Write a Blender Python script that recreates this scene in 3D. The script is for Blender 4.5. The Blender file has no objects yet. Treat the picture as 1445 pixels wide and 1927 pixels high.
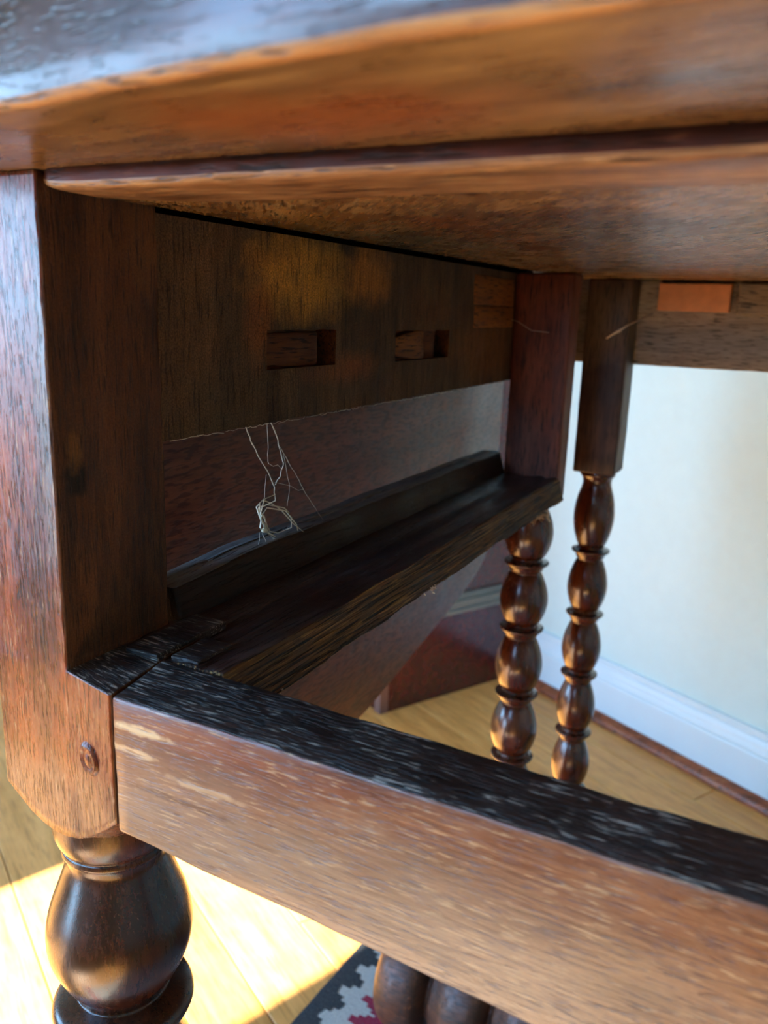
import bpy, bmesh, math, random
from mathutils import Vector, Matrix, noise

random.seed(7)
S = bpy.context.scene
COL = S.collection

# ------------------------------------------------------------------ camera
cd = bpy.data.cameras.new('camera'); cam = bpy.data.objects.new('camera', cd); COL.objects.link(cam)
r = Vector((0.88607, 0.46240, 0.03271)); u_ = Vector((-0.13928, 0.19825, 0.97021)); b = Vector((0.44214, -0.86423, 0.24006))
M = Matrix((r, u_, b)).transposed().to_4x4(); M.translation = Vector((0.21806, -0.18600, 0.65431))
cam.matrix_world = M
cd.sensor_fit = 'VERTICAL'; cd.sensor_height = 36; cd.sensor_width = 27
cd.lens = 1541 / 1927 * 36
cd.clip_start = 0.01; cd.clip_end = 50
cd.dof.use_dof = True; cd.dof.focus_distance = 0.34; cd.dof.aperture_fstop = 13
S.camera = cam

# ------------------------------------------------------------------ world, sun, exposure
w = bpy.data.worlds.new('world'); S.world = w; w.use_nodes = True
nt = w.node_tree; nt.nodes.clear()
wo = nt.nodes.new('ShaderNodeOutputWorld'); bg = nt.nodes.new('ShaderNodeBackground')
tc = nt.nodes.new('ShaderNodeTexCoord'); sx = nt.nodes.new('ShaderNodeSeparateXYZ'); cr = nt.nodes.new('ShaderNodeValToRGB')
mr = nt.nodes.new('ShaderNodeMapRange'); mr.inputs[1].default_value = -1; mr.inputs[2].default_value = 1
nt.links.new(tc.outputs['Generated'], sx.inputs[0]); nt.links.new(sx.outputs['Z'], mr.inputs[0])
nt.links.new(mr.outputs[0], cr.inputs[0]); nt.links.new(cr.outputs[0], bg.inputs[0]); nt.links.new(bg.outputs[0], wo.inputs[0])
cr.color_ramp.elements[0].position = 0.30; cr.color_ramp.elements[0].color = (0.16, 0.24, 0.34, 1)
cr.color_ramp.elements[1].position = 0.85; cr.color_ramp.elements[1].color = (0.20, 0.44, 0.95, 1)
e = cr.color_ramp.elements.new(0.5); e.color = (0.37, 0.67, 1.0, 1)
bg.inputs[1].default_value = 16.0

UX = Vector((0.883, -0.469, 0)); VX = Vector((0.469, 0.883, 0))      # the room's own axes; the table stands askew in it
ROOM = math.atan2(-0.469, 0.883)
def uv(u, v, z=0): return UX * u + VX * v + Vector((0, 0, z))

sd = bpy.data.lights.new('sun', 'SUN'); sd.energy = 38; sd.angle = 0.009; sd.color = (1.0, 0.93, 0.78)
so = bpy.data.objects.new('sun', sd); COL.objects.link(so)
sdir = (VX - UX * 0.10).normalized() * math.cos(math.radians(41)) + Vector((0, 0, -math.sin(math.radians(41))))
so.rotation_euler = sdir.to_track_quat('-Z', 'Y').to_euler()
so.location = (0, -3, 4)

S.view_settings.view_transform = 'Standard'; S.view_settings.look = 'None'
S.view_settings.gamma = 1; S.view_settings.use_curve_mapping = False
S.view_settings.exposure = 0.42
S.cycles.max_bounces = 10; S.cycles.diffuse_bounces = 6; S.cycles.glossy_bounces = 5
S.cycles.use_denoising = True; S.cycles.sample_clamp_indirect = 8; S.cycles.caustics_reflective = False

# sunlit window, and low ones added for sky light, behind the camera: (u0, u1, z0, z1)
VW = -1.30; VF = 0.975; U0 = -1.75; U1 = 1.9; HC = 2.4
WINS = [(-0.48, -0.150, 0.10, 1.75), (0.0, 0.75, 0.72, 1.12), (-1.6, -0.90, 0.40, 0.98), (-0.82, -0.54, 0.50, 0.98)]
for i, (a0, a1, z0, z1) in enumerate(WINS):
    pd = bpy.data.lights.new('window_portal', 'AREA'); pd.shape = 'RECTANGLE'; pd.size = a1 - a0; pd.size_y = z1 - z0
    pd.cycles.is_portal = True
    po = bpy.data.objects.new('window_portal', pd); COL.objects.link(po)
    po.matrix_world = Matrix((UX, Vector((0, 0, 1)), -VX)).transposed().to_4x4()
    po.location = uv((a0 + a1) / 2, VW - 0.05, (z0 + z1) / 2)

# ------------------------------------------------------------------ helpers
def hexc(h):
    h = h.lstrip('#'); o = []
    for i in (0, 2, 4):
        c = int(h[i:i + 2], 16) / 255
        o.append(c / 12.92 if c <= 0.04045 else ((c + 0.055) / 1.055) ** 2.4)
    return (*o, 1)

class NT:
    def __init__(s, name):
        s.m = bpy.data.materials.new(name); s.m.use_nodes = True; s.t = s.m.node_tree; s.t.nodes.clear()
        s.out = s.n('ShaderNodeOutputMaterial'); s.b = s.n('ShaderNodeBsdfPrincipled'); s.l(s.b.outputs[0], s.out.inputs[0])
        s.tc = s.n('ShaderNodeTexCoord')
    def n(s, t, **k):
        x = s.t.nodes.new(t)
        for a, v in k.items(): setattr(x, a, v)
        return x
    def l(s, a, b_): s.t.links.new(a, b_)
    def mapping(s, sc, loc=(0, 0, 0), rot=(0, 0, 0), src=None):
        x = s.n('ShaderNodeMapping'); x.inputs['Scale'].default_value = sc; x.inputs['Location'].default_value = loc; x.inputs['Rotation'].default_value = rot
        s.l(src or s.tc.outputs['Object'], x.inputs[0]); return x.outputs[0]
    def noise(s, vec, scale=1, detail=3, rough=0.55, dist=0):
        x = s.n('ShaderNodeTexNoise'); x.inputs['Scale'].default_value = scale; x.inputs['Detail'].default_value = detail
        x.inputs['Roughness'].default_value = rough; x.inputs['Distortion'].default_value = dist
        s.l(vec, x.inputs['Vector']); return x.outputs[0]
    def ramp(s, f, stops, interp='LINEAR'):
        x = s.n('ShaderNodeValToRGB'); c = x.color_ramp; c.interpolation = interp
        while len(c.elements) < len(stops): c.elements.new(0.5)
        for e_, (p, col) in zip(c.elements, stops):
            e_.position = p; e_.color = col if len(col) == 4 else (*col, 1)
        s.l(f, x.inputs[0]); return x.outputs[0]
    def rng(s, f, a0, a1, b0=0.0, b1=1.0):
        x = s.n('ShaderNodeMapRange'); x.clamp = True
        for i, v in enumerate((a0, a1, b0, b1)): x.inputs[1 + i].default_value = v
        s.l(f, x.inputs[0]); return x.outputs[0]
    def mix(s, f, a, b_, mode='MIX'):
        x = s.n('ShaderNodeMix', data_type='RGBA', blend_type=mode)
        for v, i in ((f, 0), (a, 6), (b_, 7)):
            if hasattr(v, 'is_linked'): s.l(v, x.inputs[i])
            else: x.inputs[i].default_value = v
        return x.outputs[2]
    def math(s, op, a, b_=0.0):
        x = s.n('ShaderNodeMath', operation=op)
        for v, i in ((a, 0), (b_, 1)):
            if hasattr(v, 'is_linked'): s.l(v, x.inputs[i])
            else: x.inputs[i].default_value = v
        return x.outputs[0]
    def bump(s, h, strength, dist, normal=None):
        x = s.n('ShaderNodeBump'); x.inputs['Strength'].default_value = strength; x.inputs['Distance'].default_value = dist
        s.l(h, x.inputs['Height'])
        if normal is not None: s.l(normal, x.inputs['Normal'])
        return x.outputs[0]
    def blob(s, c, rad, soft=0.6, wob=0.35, wscale=60):
        """a worn, stained or toned place, or painted-in light, with a ragged outline, fixed on the wood: 1 inside, 0 outside"""
        x = s.n('ShaderNodeVectorMath', operation='SUBTRACT'); s.l(s.tc.outputs['Object'], x.inputs[0]); x.inputs[1].default_value = c
        y = s.n('ShaderNodeVectorMath', operation='DIVIDE'); s.l(x.outputs[0], y.inputs[0]); y.inputs[1].default_value = rad
        z = s.n('ShaderNodeVectorMath', operation='LENGTH'); s.l(y.outputs[0], z.inputs[0])
        nz = s.noise(s.tc.outputs['Object'], wscale, 4)
        d = s.math('ADD', z.outputs['Value'], s.math('MULTIPLY', s.math('SUBTRACT', nz, 0.5), wob * 4))
        return s.rng(d, 1 - soft * 0.5, 1 + soft * 0.5, 1, 0)

GR = {'X': lambda a, c: (a, c, c), 'Y': lambda a, c: (c, a, c), 'Z': lambda a, c: (c, c, a)}
def wood(name, grain, dark, mid, light, rough=(0.32, 0.5), pore=hexc('1a0d06'), pore_t=0.60, pore_amt=0.8,
         streak=None, streak_t=0.62, streak_amt=0.5, bump=0.35, fine=1.0, blobs=(), coat=0.0, speck=0.0, along=1.0, rot=(0, 0, 0), ripple=None, bdist=0.0006, spec=0.5):
    t = NT(name)
    src = t.mapping((1, 1, 1), rot=rot)
    nb = t.noise(t.mapping(GR[grain](7 * along, 60), src=src), 1, 4, 0.6, 0.6)
    nm = t.noise(t.mapping(GR[grain](35 * fine * along, 420 * fine), (3.1, 1.7, 0.3), src=src), 1, 4, 0.6, 0.3)
    npo = t.noise(t.mapping(GR[grain](75 * fine * along, 900 * fine), (9.1, 4.7, 2.3), src=src), 1, 2, 0.5)
    blot = t.noise(t.tc.outputs['Object'], 38, 5, 0.62)
    f = t.math('ADD', t.math('MULTIPLY', nb, 0.5), t.math('ADD', t.math('MULTIPLY', nm, 0.28), t.math('MULTIPLY', blot, 0.22)))
    col = t.ramp(f, [(0.36, dark), (0.50, mid), (0.66, light)])
    for (c, rad, colr, amt, soft, wob, ws) in blobs:
        k = t.math('MULTIPLY', t.blob(c, rad, soft, wob, ws), amt)
        k = t.math('MULTIPLY', k, t.rng(nm, 0.35, 0.60, 0.7, 1.0))
        col = t.mix(k, col, colr)
    if streak is not None:
        ns = t.noise(t.mapping(GR[grain](60 * fine * along, 700 * fine), (5.5, 8.1, 1.9), src=src), 1, 3, 0.6)
        ns = t.math('MULTIPLY', ns, t.rng(blot, 0.3, 0.6, 0.85, 1.05))
        col = t.mix(t.math('MULTIPLY', t.rng(ns, streak_t - 0.04, streak_t + 0.05), streak_amt), col, streak)
    pf = t.rng(npo, pore_t - 0.05, pore_t + 0.05)
    col = t.mix(t.math('MULTIPLY', pf, pore_amt), col, pore)
    h = t.math('SUBTRACT', t.math('MULTIPLY', nm, 0.8), pf)
    if ripple:
        wv = t.n('ShaderNodeTexNoise'); wv.inputs['Scale'].default_value = 1; wv.inputs['Detail'].default_value = 2
        t.l(t.mapping(ripple[0], rot=ripple[3] if len(ripple) > 3 else (0, 0, 0)), wv.inputs['Vector'])
        rf = t.rng(wv.outputs[0], 0.49, 0.60)
        col = t.mix(t.math('MULTIPLY', rf, ripple[2]), col, ripple[1])
        h = t.math('SUBTRACT', h, t.math('MULTIPLY', rf, 1.2))
    if speck:
        sn = t.noise(t.tc.outputs['Object'], 1100, 3, 0.7)
        g = t.n('ShaderNodeCombineColor'); k = t.rng(sn, 0.3, 0.7, 1 - speck, 1 + speck)
        for i in range(3): t.l(k, g.inputs[i])
        col = t.mix(1.0, col, g.outputs[0], 'MULTIPLY')
        h = t.math('ADD', h, t.math('MULTIPLY', sn, speck * 2.2))
    t.l(col, t.b.inputs['Base Color'])
    t.l(t.rng(t.math('ADD', t.math('MULTIPLY', blot, 0.6), t.math('MULTIPLY', nm, 0.4)), 0.35, 0.65, *rough), t.b.inputs['Roughness'])
    t.b.inputs['Specular IOR Level'].default_value = spec
    t.b.inputs['Coat Weight'].default_value = coat; t.b.inputs['Coat Roughness'].default_value = 0.18
    n1 = t.bump(t.noise(t.tc.outputs['Object'], 420, 3), bump * 0.35, bdist)
    t.l(t.bump(h, bump, bdist, n1), t.b.inputs['Normal'])
    return t.m

def plain(name, col, rough=0.6, bump=0, bscale=200, var=0.0, metal=0, spec=0.5):
    t = NT(name)
    c = col
    if var:
        nz = t.noise(t.tc.outputs['Object'], bscale * 0.2, 4)
        c = t.mix(t.rng(nz, 0.3, 0.7), tuple(x * (1 - var) for x in col[:3]) + (1,), tuple(min(1, x * (1 + var)) for x in col[:3]) + (1,))
        t.l(c, t.b.inputs['Base Color'])
    else: t.b.inputs['Base Color'].default_value = col
    t.b.inputs['Roughness'].default_value = rough; t.b.inputs['Metallic'].default_value = metal
    t.b.inputs['Specular IOR Level'].default_value = spec
    if bump: t.l(t.bump(t.noise(t.tc.outputs['Object'], bscale, 4), bump, 0.001), t.b.inputs['Normal'])
    return t.m

def link(name, bm, mats, parent=None, smooth=True):
    me = bpy.data.meshes.new(name)
    bmesh.ops.recalc_face_normals(bm, faces=bm.faces)
    bm.to_mesh(me); bm.free()
    for m in (mats if isinstance(mats, (list, tuple)) else [mats]): me.materials.append(m)
    if smooth: me.polygons.foreach_set('use_smooth', [True] * len(me.polygons))
    o = bpy.data.objects.new(name, me); COL.objects.link(o)
    if parent is not None:
        o.parent = parent; o.matrix_parent_inverse = world_inv(parent)
    return o
def world_inv(o):
    m = o.matrix_basis.copy()
    p = o.parent
    while p is not None:
        m = p.matrix_basis @ m if p.type == 'EMPTY' else m
        p = p.parent
    if o.type != 'EMPTY' and o.parent is not None:      # part meshes sit at the world origin
        return Matrix.Identity(4)
    return m.inverted()
def tag(o, label=None, cat=None, group=None, kind=None):
    for k, v in (('label', label), ('category', cat), ('group', group), ('kind', kind)):
        if v: o[k] = v
    return o
def thing(name, label, cat, loc, group=None, rz=0):
    o = bpy.data.objects.new(name, None); COL.objects.link(o); o.location = loc; o.rotation_euler.z = rz
    o.empty_display_size = 0.05
    return tag(o, label, cat, group)

def axis_pts(a, b_, rr, cell):
    L = b_ - a; rr = min(rr, L * 0.45)
    n = max(1, round((L - 2 * rr) / cell))
    return [a, a + rr * 0.3, a + rr] + [a + rr + (L - 2 * rr) * i / n for i in range(1, n)] + [b_ - rr, b_ - rr * 0.3, b_]
def rbox(bm, x0, x1, y0, y1, z0, z1, rr=0.0012, cell=0.006, amp=0.0004, fs=90, aniso=(1, 1, 1), warp=None, mat=None):
    """a board: grid-skinned box with rounded arrises and an uneven, hand-worked surface"""
    if not isinstance(cell, (tuple, list)): cell = (cell,) * 3
    P = [axis_pts(*q) for q in ((x0, x1, rr, cell[0]), (y0, y1, rr, cell[1]), (z0, z1, rr, cell[2]))]
    lo = Vector((x0 + rr, y0 + rr, z0 + rr)); hi = Vector((x1 - rr, y1 - rr, z1 - rr))
    V = {}
    def vert(i, j, k):
        key = (i, j, k)
        if key in V: return V[key]
        p = Vector((P[0][i], P[1][j], P[2][k]))
        q = Vector([min(max(p[a], min(lo[a], hi[a])), max(lo[a], hi[a])) for a in range(3)])
        n = p - q
        if n.length > 1e-9:
            n.normalize(); d = rr
        else: n = Vector((0, 0, 0)); d = 0
        s = Vector((p.x * aniso[0], p.y * aniso[1], p.z * aniso[2]))
        nz = amp * (noise.noise(s * fs) + 0.5 * noise.noise(s * fs * 2.7))
        p2 = q + n * (d + nz)
        if warp: p2 = warp(p2)
        V[key] = bm.verts.new(p2); return V[key]
    N = [len(p) - 1 for p in P]
    def quad(a, b2, c, d):
        f = bm.faces.new((a, b2, c, d))
        if mat is not None: f.material_index = mat
    for i in range(N[0]):
        for j in range(N[1]):
            for k in (0, N[2]): quad(vert(i, j, k), vert(i + 1, j, k), vert(i + 1, j + 1, k), vert(i, j + 1, k))
    for i in range(N[0]):
        for k in range(N[2]):
            for j in (0, N[1]): quad(vert(i, j, k), vert(i + 1, j, k), vert(i + 1, j, k + 1), vert(i, j, k + 1))
    for j in range(N[1]):
        for k in range(N[2]):
            for i in (0, N[0]): quad(vert(i, j, k), vert(i, j + 1, k), vert(i, j + 1, k + 1), vert(i, j, k + 1))
    return bm

def rail_spline(pts, n=8):
    """Catmull-Rom through (z, r) profile points"""
    out = []
    for i in range(len(pts) - 1):
        p0 = pts[max(i - 1, 0)]; p1 = pts[i]; p2 = pts[i + 1]; p3 = pts[min(i + 2, len(pts) - 1)]
        for k in range(n):
            t = k / n; t2 = t * t; t3 = t2 * t
            out.append(tuple(0.5 * (2 * p1[a] + (p2[a] - p0[a]) * t + (2 * p0[a] - 5 * p1[a] + 4 * p2[a] - p3[a]) * t2 + (3 * p1[a] - p0[a] - 3 * p2[a] + p3[a]) * t3) for a in (0, 1)))
    out.append(pts[-1]); return out
def lathe(bm, prof, c, axis='Z', seg=40, wob=0.0):
    rings = []
    for (h, rad) in prof:
        ring = []
        for i in range(seg):
            a = 2 * math.pi * i / seg; rr = rad * (1 + wob * noise.noise(Vector((math.cos(a), math.sin(a), h * 60))))
            x, y = rr * math.cos(a), rr * math.sin(a)
            p = (c[0] + x, c[1] + y, h) if axis == 'Z' else ((h, c[0] + x, c[1] + y) if axis == 'X' else (c[0] + x, h, c[1] + y))
            ring.append(bm.verts.new(p))
        rings.append(ring)
    for a_, b_ in zip(rings, rings[1:]):
        for i in range(seg): bm.faces.new((a_[i], a_[(i + 1) % seg], b_[(i + 1) % seg], b_[i]))
    bm.faces.new(rings[0]); bm.faces.new(rings[-1])
    return bm
def tube(bm, pts, rad, seg=5):
    pts = [Vector(p) for p in pts]; rings = []
    for i, p in enumerate(pts):
        t = (pts[min(i + 1, len(pts) - 1)] - pts[max(i - 1, 0)]).normalized()
        a = t.orthogonal().normalized(); c = t.cross(a); rr = rad[i] if isinstance(rad, (list, tuple)) else rad
        rings.append([bm.verts.new(p + (a * math.cos(2 * math.pi * k / seg) + c * math.sin(2 * math.pi * k / seg)) * rr) for k in range(seg)])
    for r0, r1 in zip(rings, rings[1:]):
        for k in range(seg):
            try: bm.faces.new((r0[k], r0[(k + 1) % seg], r1[(k + 1) % seg], r1[k]))
            except ValueError: pass
    bm.faces.new(rings[0]); bm.faces.new(rings[-1])
    return bm
def boxuv(bm, u0, u1, v0, v1, z0, z1):
    vs = [bm.verts.new(uv(a, c, d)) for a in (u0, u1) for c in (v0, v1) for d in (z0, z1)]
    for f in ((0, 1, 3, 2), (4, 6, 7, 5), (0, 4, 5, 1), (2, 3, 7, 6), (0, 2, 6, 4), (1, 5, 7, 3)): bm.faces.new([vs[i] for i in f])
    return bm
NEW = bmesh.new

# ------------------------------------------------------------------ materials
H = hexc
M_wall = plain('painted_plaster', H('c4d8d4'), 0.75, 0.06, 260, 0.02)
M_ceil = plain('ceiling_paint', H('e6e6e2'), 0.8)
M_base = plain('white_gloss_paint', H('ccdade'), 0.35, 0.03, 60, 0.02)
M_shoe = wood('brown_shoe_mould', 'X', H('5a2a14'), H('8a4524'), H('a86238'), (0.35, 0.5), bump=0.15, fine=0.4)
M_floor = [wood('oak_floor_%d' % i, 'X', H(a), H(m_), H(l_), (0.34, 0.52), pore=H('7a5426'), pore_amt=0.35, bump=0.12, fine=0.35) for i, (a, m_, l_) in
           enumerate((('b8823f', 'd2954e', 'e2aa64'), ('c28a46', 'da9e58', 'eab26c'), ('b47a3a', 'cc8f4a', 'dca25a')))]

M_leg_face = wood('leg_polished_oak', 'Z', H('2a0d05'), H('6a260a'), H('a04612'), (0.20, 0.34), pore=H('200c05'), pore_t=0.60, pore_amt=0.75,
                  streak=H('b08a60'), streak_t=0.62, streak_amt=0.5, bump=0.3, coat=0.1, fine=1.6,
                  blobs=[((-0.012, 0, 0.472), (0.04, 0.02, 0.016), H('8a6a48'), 0.6, 0.9, 0.3, 90), ((0.0, 0, 0.60), (0.006, 0.02, 0.05), H('7a6650'), 0.45, 0.8, 0.5, 90)])
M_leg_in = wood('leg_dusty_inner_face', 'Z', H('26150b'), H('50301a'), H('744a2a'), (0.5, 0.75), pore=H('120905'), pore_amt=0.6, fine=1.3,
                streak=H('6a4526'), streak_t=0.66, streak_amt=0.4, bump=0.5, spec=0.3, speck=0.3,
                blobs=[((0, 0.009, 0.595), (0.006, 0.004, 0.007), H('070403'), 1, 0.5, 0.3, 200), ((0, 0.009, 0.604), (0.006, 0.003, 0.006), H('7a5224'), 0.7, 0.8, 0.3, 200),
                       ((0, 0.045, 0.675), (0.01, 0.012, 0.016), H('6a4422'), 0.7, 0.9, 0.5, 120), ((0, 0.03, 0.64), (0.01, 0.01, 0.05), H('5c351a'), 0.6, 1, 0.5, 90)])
M_turn = wood('turned_dark_oak', 'Z', H('1c0b06'), H('361609'), H('542610'), (0.20, 0.34), pore=H('180804'), pore_t=0.64, pore_amt=0.5, fine=1.6, speck=0.3,
              streak=H('7a5032'), streak_t=0.66, streak_amt=0.3, bump=0.09, coat=0.2)
M_turn2 = wood('turned_waxed_oak', 'Z', H('280f08'), H('4a2010'), H('683218'), (0.18, 0.30), pore=H('180804'), pore_t=0.66, pore_amt=0.3, bump=0.04, coat=0.5)
M_blockA = wood('red_brown_oak_block', 'Z', H('461d12'), H('783a26'), H('94543c'), (0.4, 0.55), pore=H('1a0c07'), bump=0.3, streak=H('8a5540'), streak_t=0.64, streak_amt=0.4)
M_blockB = wood('dark_oak_block', 'Z', H('20110c'), H('3e2620'), H('62483c'), (0.35, 0.55), pore=H('120806'), bump=0.25,
                blobs=[((0.055, 0.547, 0.65), (0.05, 0.05, 0.03), H('6e5a44'), 0.75, 0.8, 0.3, 50)])
M_rail = wood('worn_rail_face', 'X', H('34170b'), H('5e2f1a'), H('7c5034'), (0.28, 0.48), pore=H('4a2814'), pore_t=0.62, pore_amt=0.5,
              streak=H('b4946c'), streak_t=0.61, streak_amt=0.5, bump=0.45, coat=0.15, fine=1.5,
              blobs=[((0.11, 0, 0.470), (0.16, 0.03, 0.030), H('8a7258'), 0.75, 1.0, 0.25, 45), ((0.05, 0, 0.519), (0.05, 0.02, 0.009), H('6b2c14'), 0.6, 1, 0.3, 60), ((0.033, 0, 0.5135), (0.012, 0.02, 0.0016), H('c8a878'), 0.9, 0.6, 0.5, 160), ((0.030, 0, 0.505), (0.010, 0.02, 0.0013), H('bf9f74'), 0.8, 0.6, 0.5, 160), ((0.06, 0, 0.500), (0.014, 0.02, 0.0014), H('b0906a'), 0.7, 0.6, 0.5, 160), ((0.05, 0, 0.492), (0.02, 0.02, 0.0012), H('4a2a18'), 0.8, 0.6, 0.5, 160)])  # the broad lower tan area paints floor bounce into the worn face
M_rail_top = wood('black_worn_rail_top', 'X', H('0d0807'), H('1f1512'), H('3a2620'), (0.4, 0.65), pore=H('060403'), pore_t=0.58, pore_amt=0.8,
                  streak=H('aaa296'), streak_t=0.60, streak_amt=0.65, bump=0.5, fine=1.5)
M_apron = wood('rough_apron_oak', 'Z', H('38281b'), H('5c442d'), H('7c5e40'), (0.6, 0.85), pore=H('1c120a'), pore_t=0.60, pore_amt=0.5, bump=0.9, spec=0.25, fine=0.8, speck=0.55,
               blobs=[((0, 0.150, 0.668), (0.02, 0.036, 0.018), H('e09a3c'), 0.95, 0.9, 0.3, 55), ((0, 0.212, 0.672), (0.02, 0.022, 0.014), H('c88038'), 0.9, 0.9, 0.4, 55),
                      ((0, 0.115, 0.645), (0.02, 0.010, 0.016), H('94562a'), 0.8, 0.9, 0.4, 55), ((0, 0.19, 0.624), (0.02, 0.03, 0.007), H('8e5630'), 0.8, 1, 0.4, 55),
                      ((0, 0.30, 0.655), (0.02, 0.035, 0.012), H('6e4524'), 0.6, 1, 0.4, 55), ((0, 0.40, 0.63), (0.02, 0.06, 0.02), H('86542c'), 0.8, 1, 0.4, 50),
                      ((0, 0.08, 0.61), (0.02, 0.03, 0.012), H('55432c'), 0.6, 1, 0.4, 60)])
M_pocket = wood('mortise_wood', 'Y', H('24120a'), H('5a2f14'), H('83491f'), (0.6, 0.8), bump=0.6, spec=0.25)
M_plug = wood('tenon_wood', 'Y', H('4a2812'), H('7a4a22'), H('93622f'), (0.55, 0.8), bump=0.6, spec=0.25)
M_patch = wood('apron_patch_wood', 'Y', H('643618'), H('965622'), H('b47036'), (0.5, 0.7), bump=0.4, spec=0.3)
M_runner = wood('dark_runner_oak', 'Y', H('1a100e'), H('33221d'), H('524038'), (0.30, 0.5), pore=H('080403'), pore_t=0.6, bump=0.5, streak=H('4e4a4c'), streak_t=0.64, streak_amt=0.4,
                blobs=[((0.008, 0.09, 0.527), (0.012, 0.06, 0.01), H('3e2212'), 0.6, 1, 0.4, 60)])
M_fibre = wood('fibrous_runner_edge', 'Y', H('20120a'), H('4a3019'), H('7d5a30'), (0.55, 0.8), pore=H('100904'), pore_t=0.56, pore_amt=0.9,
               streak=H('a07a44'), streak_t=0.58, streak_amt=0.7, bump=1.0, bdist=0.001, spec=0.3, along=0.3, fine=1.2)
M_guide = wood('guide_strip_oak', 'Y', H('120a07'), H('281810'), H('402818'), (0.35, 0.55), bump=0.4, spec=0.2)
M_dust_sheen = wood('dusty_strip_sheen', 'Y', H('3c3a3a'), H('62605f'), H('7e7c7a'), (0.45, 0.7), bump=0.3)  # grey of dust, with the sky's sheen on the top painted in
M_under = wood('underside_sawn_oak', 'Y', H('624730'), H('906c42'), H('b89566'), (0.20, 0.34), pore=H('36200f'), pore_t=0.57, pore_amt=0.85, bump=0.5, fine=1.2, speck=0.25, streak=H('c8a474'), streak_t=0.63, streak_amt=0.45, rot=(0, 0, math.radians(-38)),
               blobs=[((0.13, 0.10, 0.686), (0.05, 0.03, 0.02), H('4a3426'), 0.7, 1, 0.45, 40), ((0.09, 0.16, 0.686), (0.02, 0.06, 0.02), H('a3582a'), 0.6, 1, 0.4, 40),
                      ((0.16, 0.2, 0.686), (0.05, 0.05, 0.02), H('b58a60'), 0.5, 1, 0.4, 40)], coat=0.1)
M_under_front = wood('dark_rail_front', 'X', H('2a120a'), H('4a2010'), H('6c3018'), (0.45, 0.6), bump=0.4, spec=0.25, streak=H('7a4a28'), streak_t=0.66)
M_under_edge = wood('worn_rail_edge', 'X', H('56361e'), H('8a6440'), H('b08a5a'), (0.35, 0.55), pore=H('2a1208'), bump=0.4, streak=H('c8a878'), streak_t=0.62, streak_amt=0.6)
M_top_under = wood('tabletop_underside_oak', 'X', H('4a3726'), H('70573a'), H('927852'), (0.22, 0.36), pore=H('3c2010'), pore_t=0.62, pore_amt=0.6, bump=0.25, rot=(0, 0, math.radians(10)),
                   streak=H('a08454'), streak_t=0.66, streak_amt=0.4, blobs=[((0.12, -0.03, 0.692), (0.035, 0.02, 0.01), H('8a4a20'), 0.7, 1, 0.3, 50), ((0.02, -0.03, 0.692), (0.03, 0.02, 0.01), H('7c5c36'), 0.5, 1, 0.3, 50)])
M_top_edge = wood('tabletop_edge_polish', 'X', H('200d0a'), H('401c14'), H('64321e'), (0.26, 0.42), pore=H('120706'), pore_amt=0.5, bump=0.35, coat=0.3)
M_arris = wood('worn_arris', 'X', H('6e4220'), H('946434'), H('b98a50'), (0.4, 0.55), bump=0.5)
M_leaf = wood('leaf_inner_face', 'Y', H('401b12'), H('6b3924'), H('844c34'), (0.36, 0.5), pore=H('27120e'), pore_t=0.64, pore_amt=0.4, bump=0.25, spec=0.3,
              ripple=((30, 85, 430), H('26110c'), 0.6, (math.radians(4), 0, 0)),
              blobs=[((-0.07, 0.60, 0.5), (0.03, 0.05, 0.2), H('7e7a72'), 0.3, 1, 0.2, 30)])
M_corner = plain('orange_corner_block', H('eba272'), 0.6, 0.2, 400, 0.12)
M_endrail = wood('grey_end_rail', 'X', H('64574c'), H('9c8c7c'), H('bcae9a'), (0.4, 0.6), pore=H('2a1e16'), bump=0.4,
                 blobs=[((0.13, 0.58, 0.637), (0.08, 0.03, 0.012), H('84827f'), 0.7, 1, 0.3, 30), ((0.2, 0.58, 0.67), (0.05, 0.03, 0.014), H('9a8468'), 0.7, 1, 0.3, 30)])
M_chest = wood('mahogany_chest', 'X', H('340d0c'), H('461412'), H('561c18'), (0.2, 0.26), pore=H('1c0606'), pore_amt=0.12, bump=0.03, fine=0.4, coat=0.4)
M_mould = plain('moulding_sheen_grey', H('6a6c66'), 0.35, 0.1, 100, 0.15)  # grey-green paints the reflection on the moulding's sloping top
M_web = plain('cobweb_silk', H('d9c9b4'), 0.6)
M_spider = plain('dry_spider_leg', H('ecd9ba'), 0.5)
M_stool = wood('mottled_brown_wood', 'X', H('24110a'), H('54301e'), H('9a5c38'), (0.38, 0.55), pore=H('180b07'), bump=0.5, speck=0.4, coat=0.1)

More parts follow.
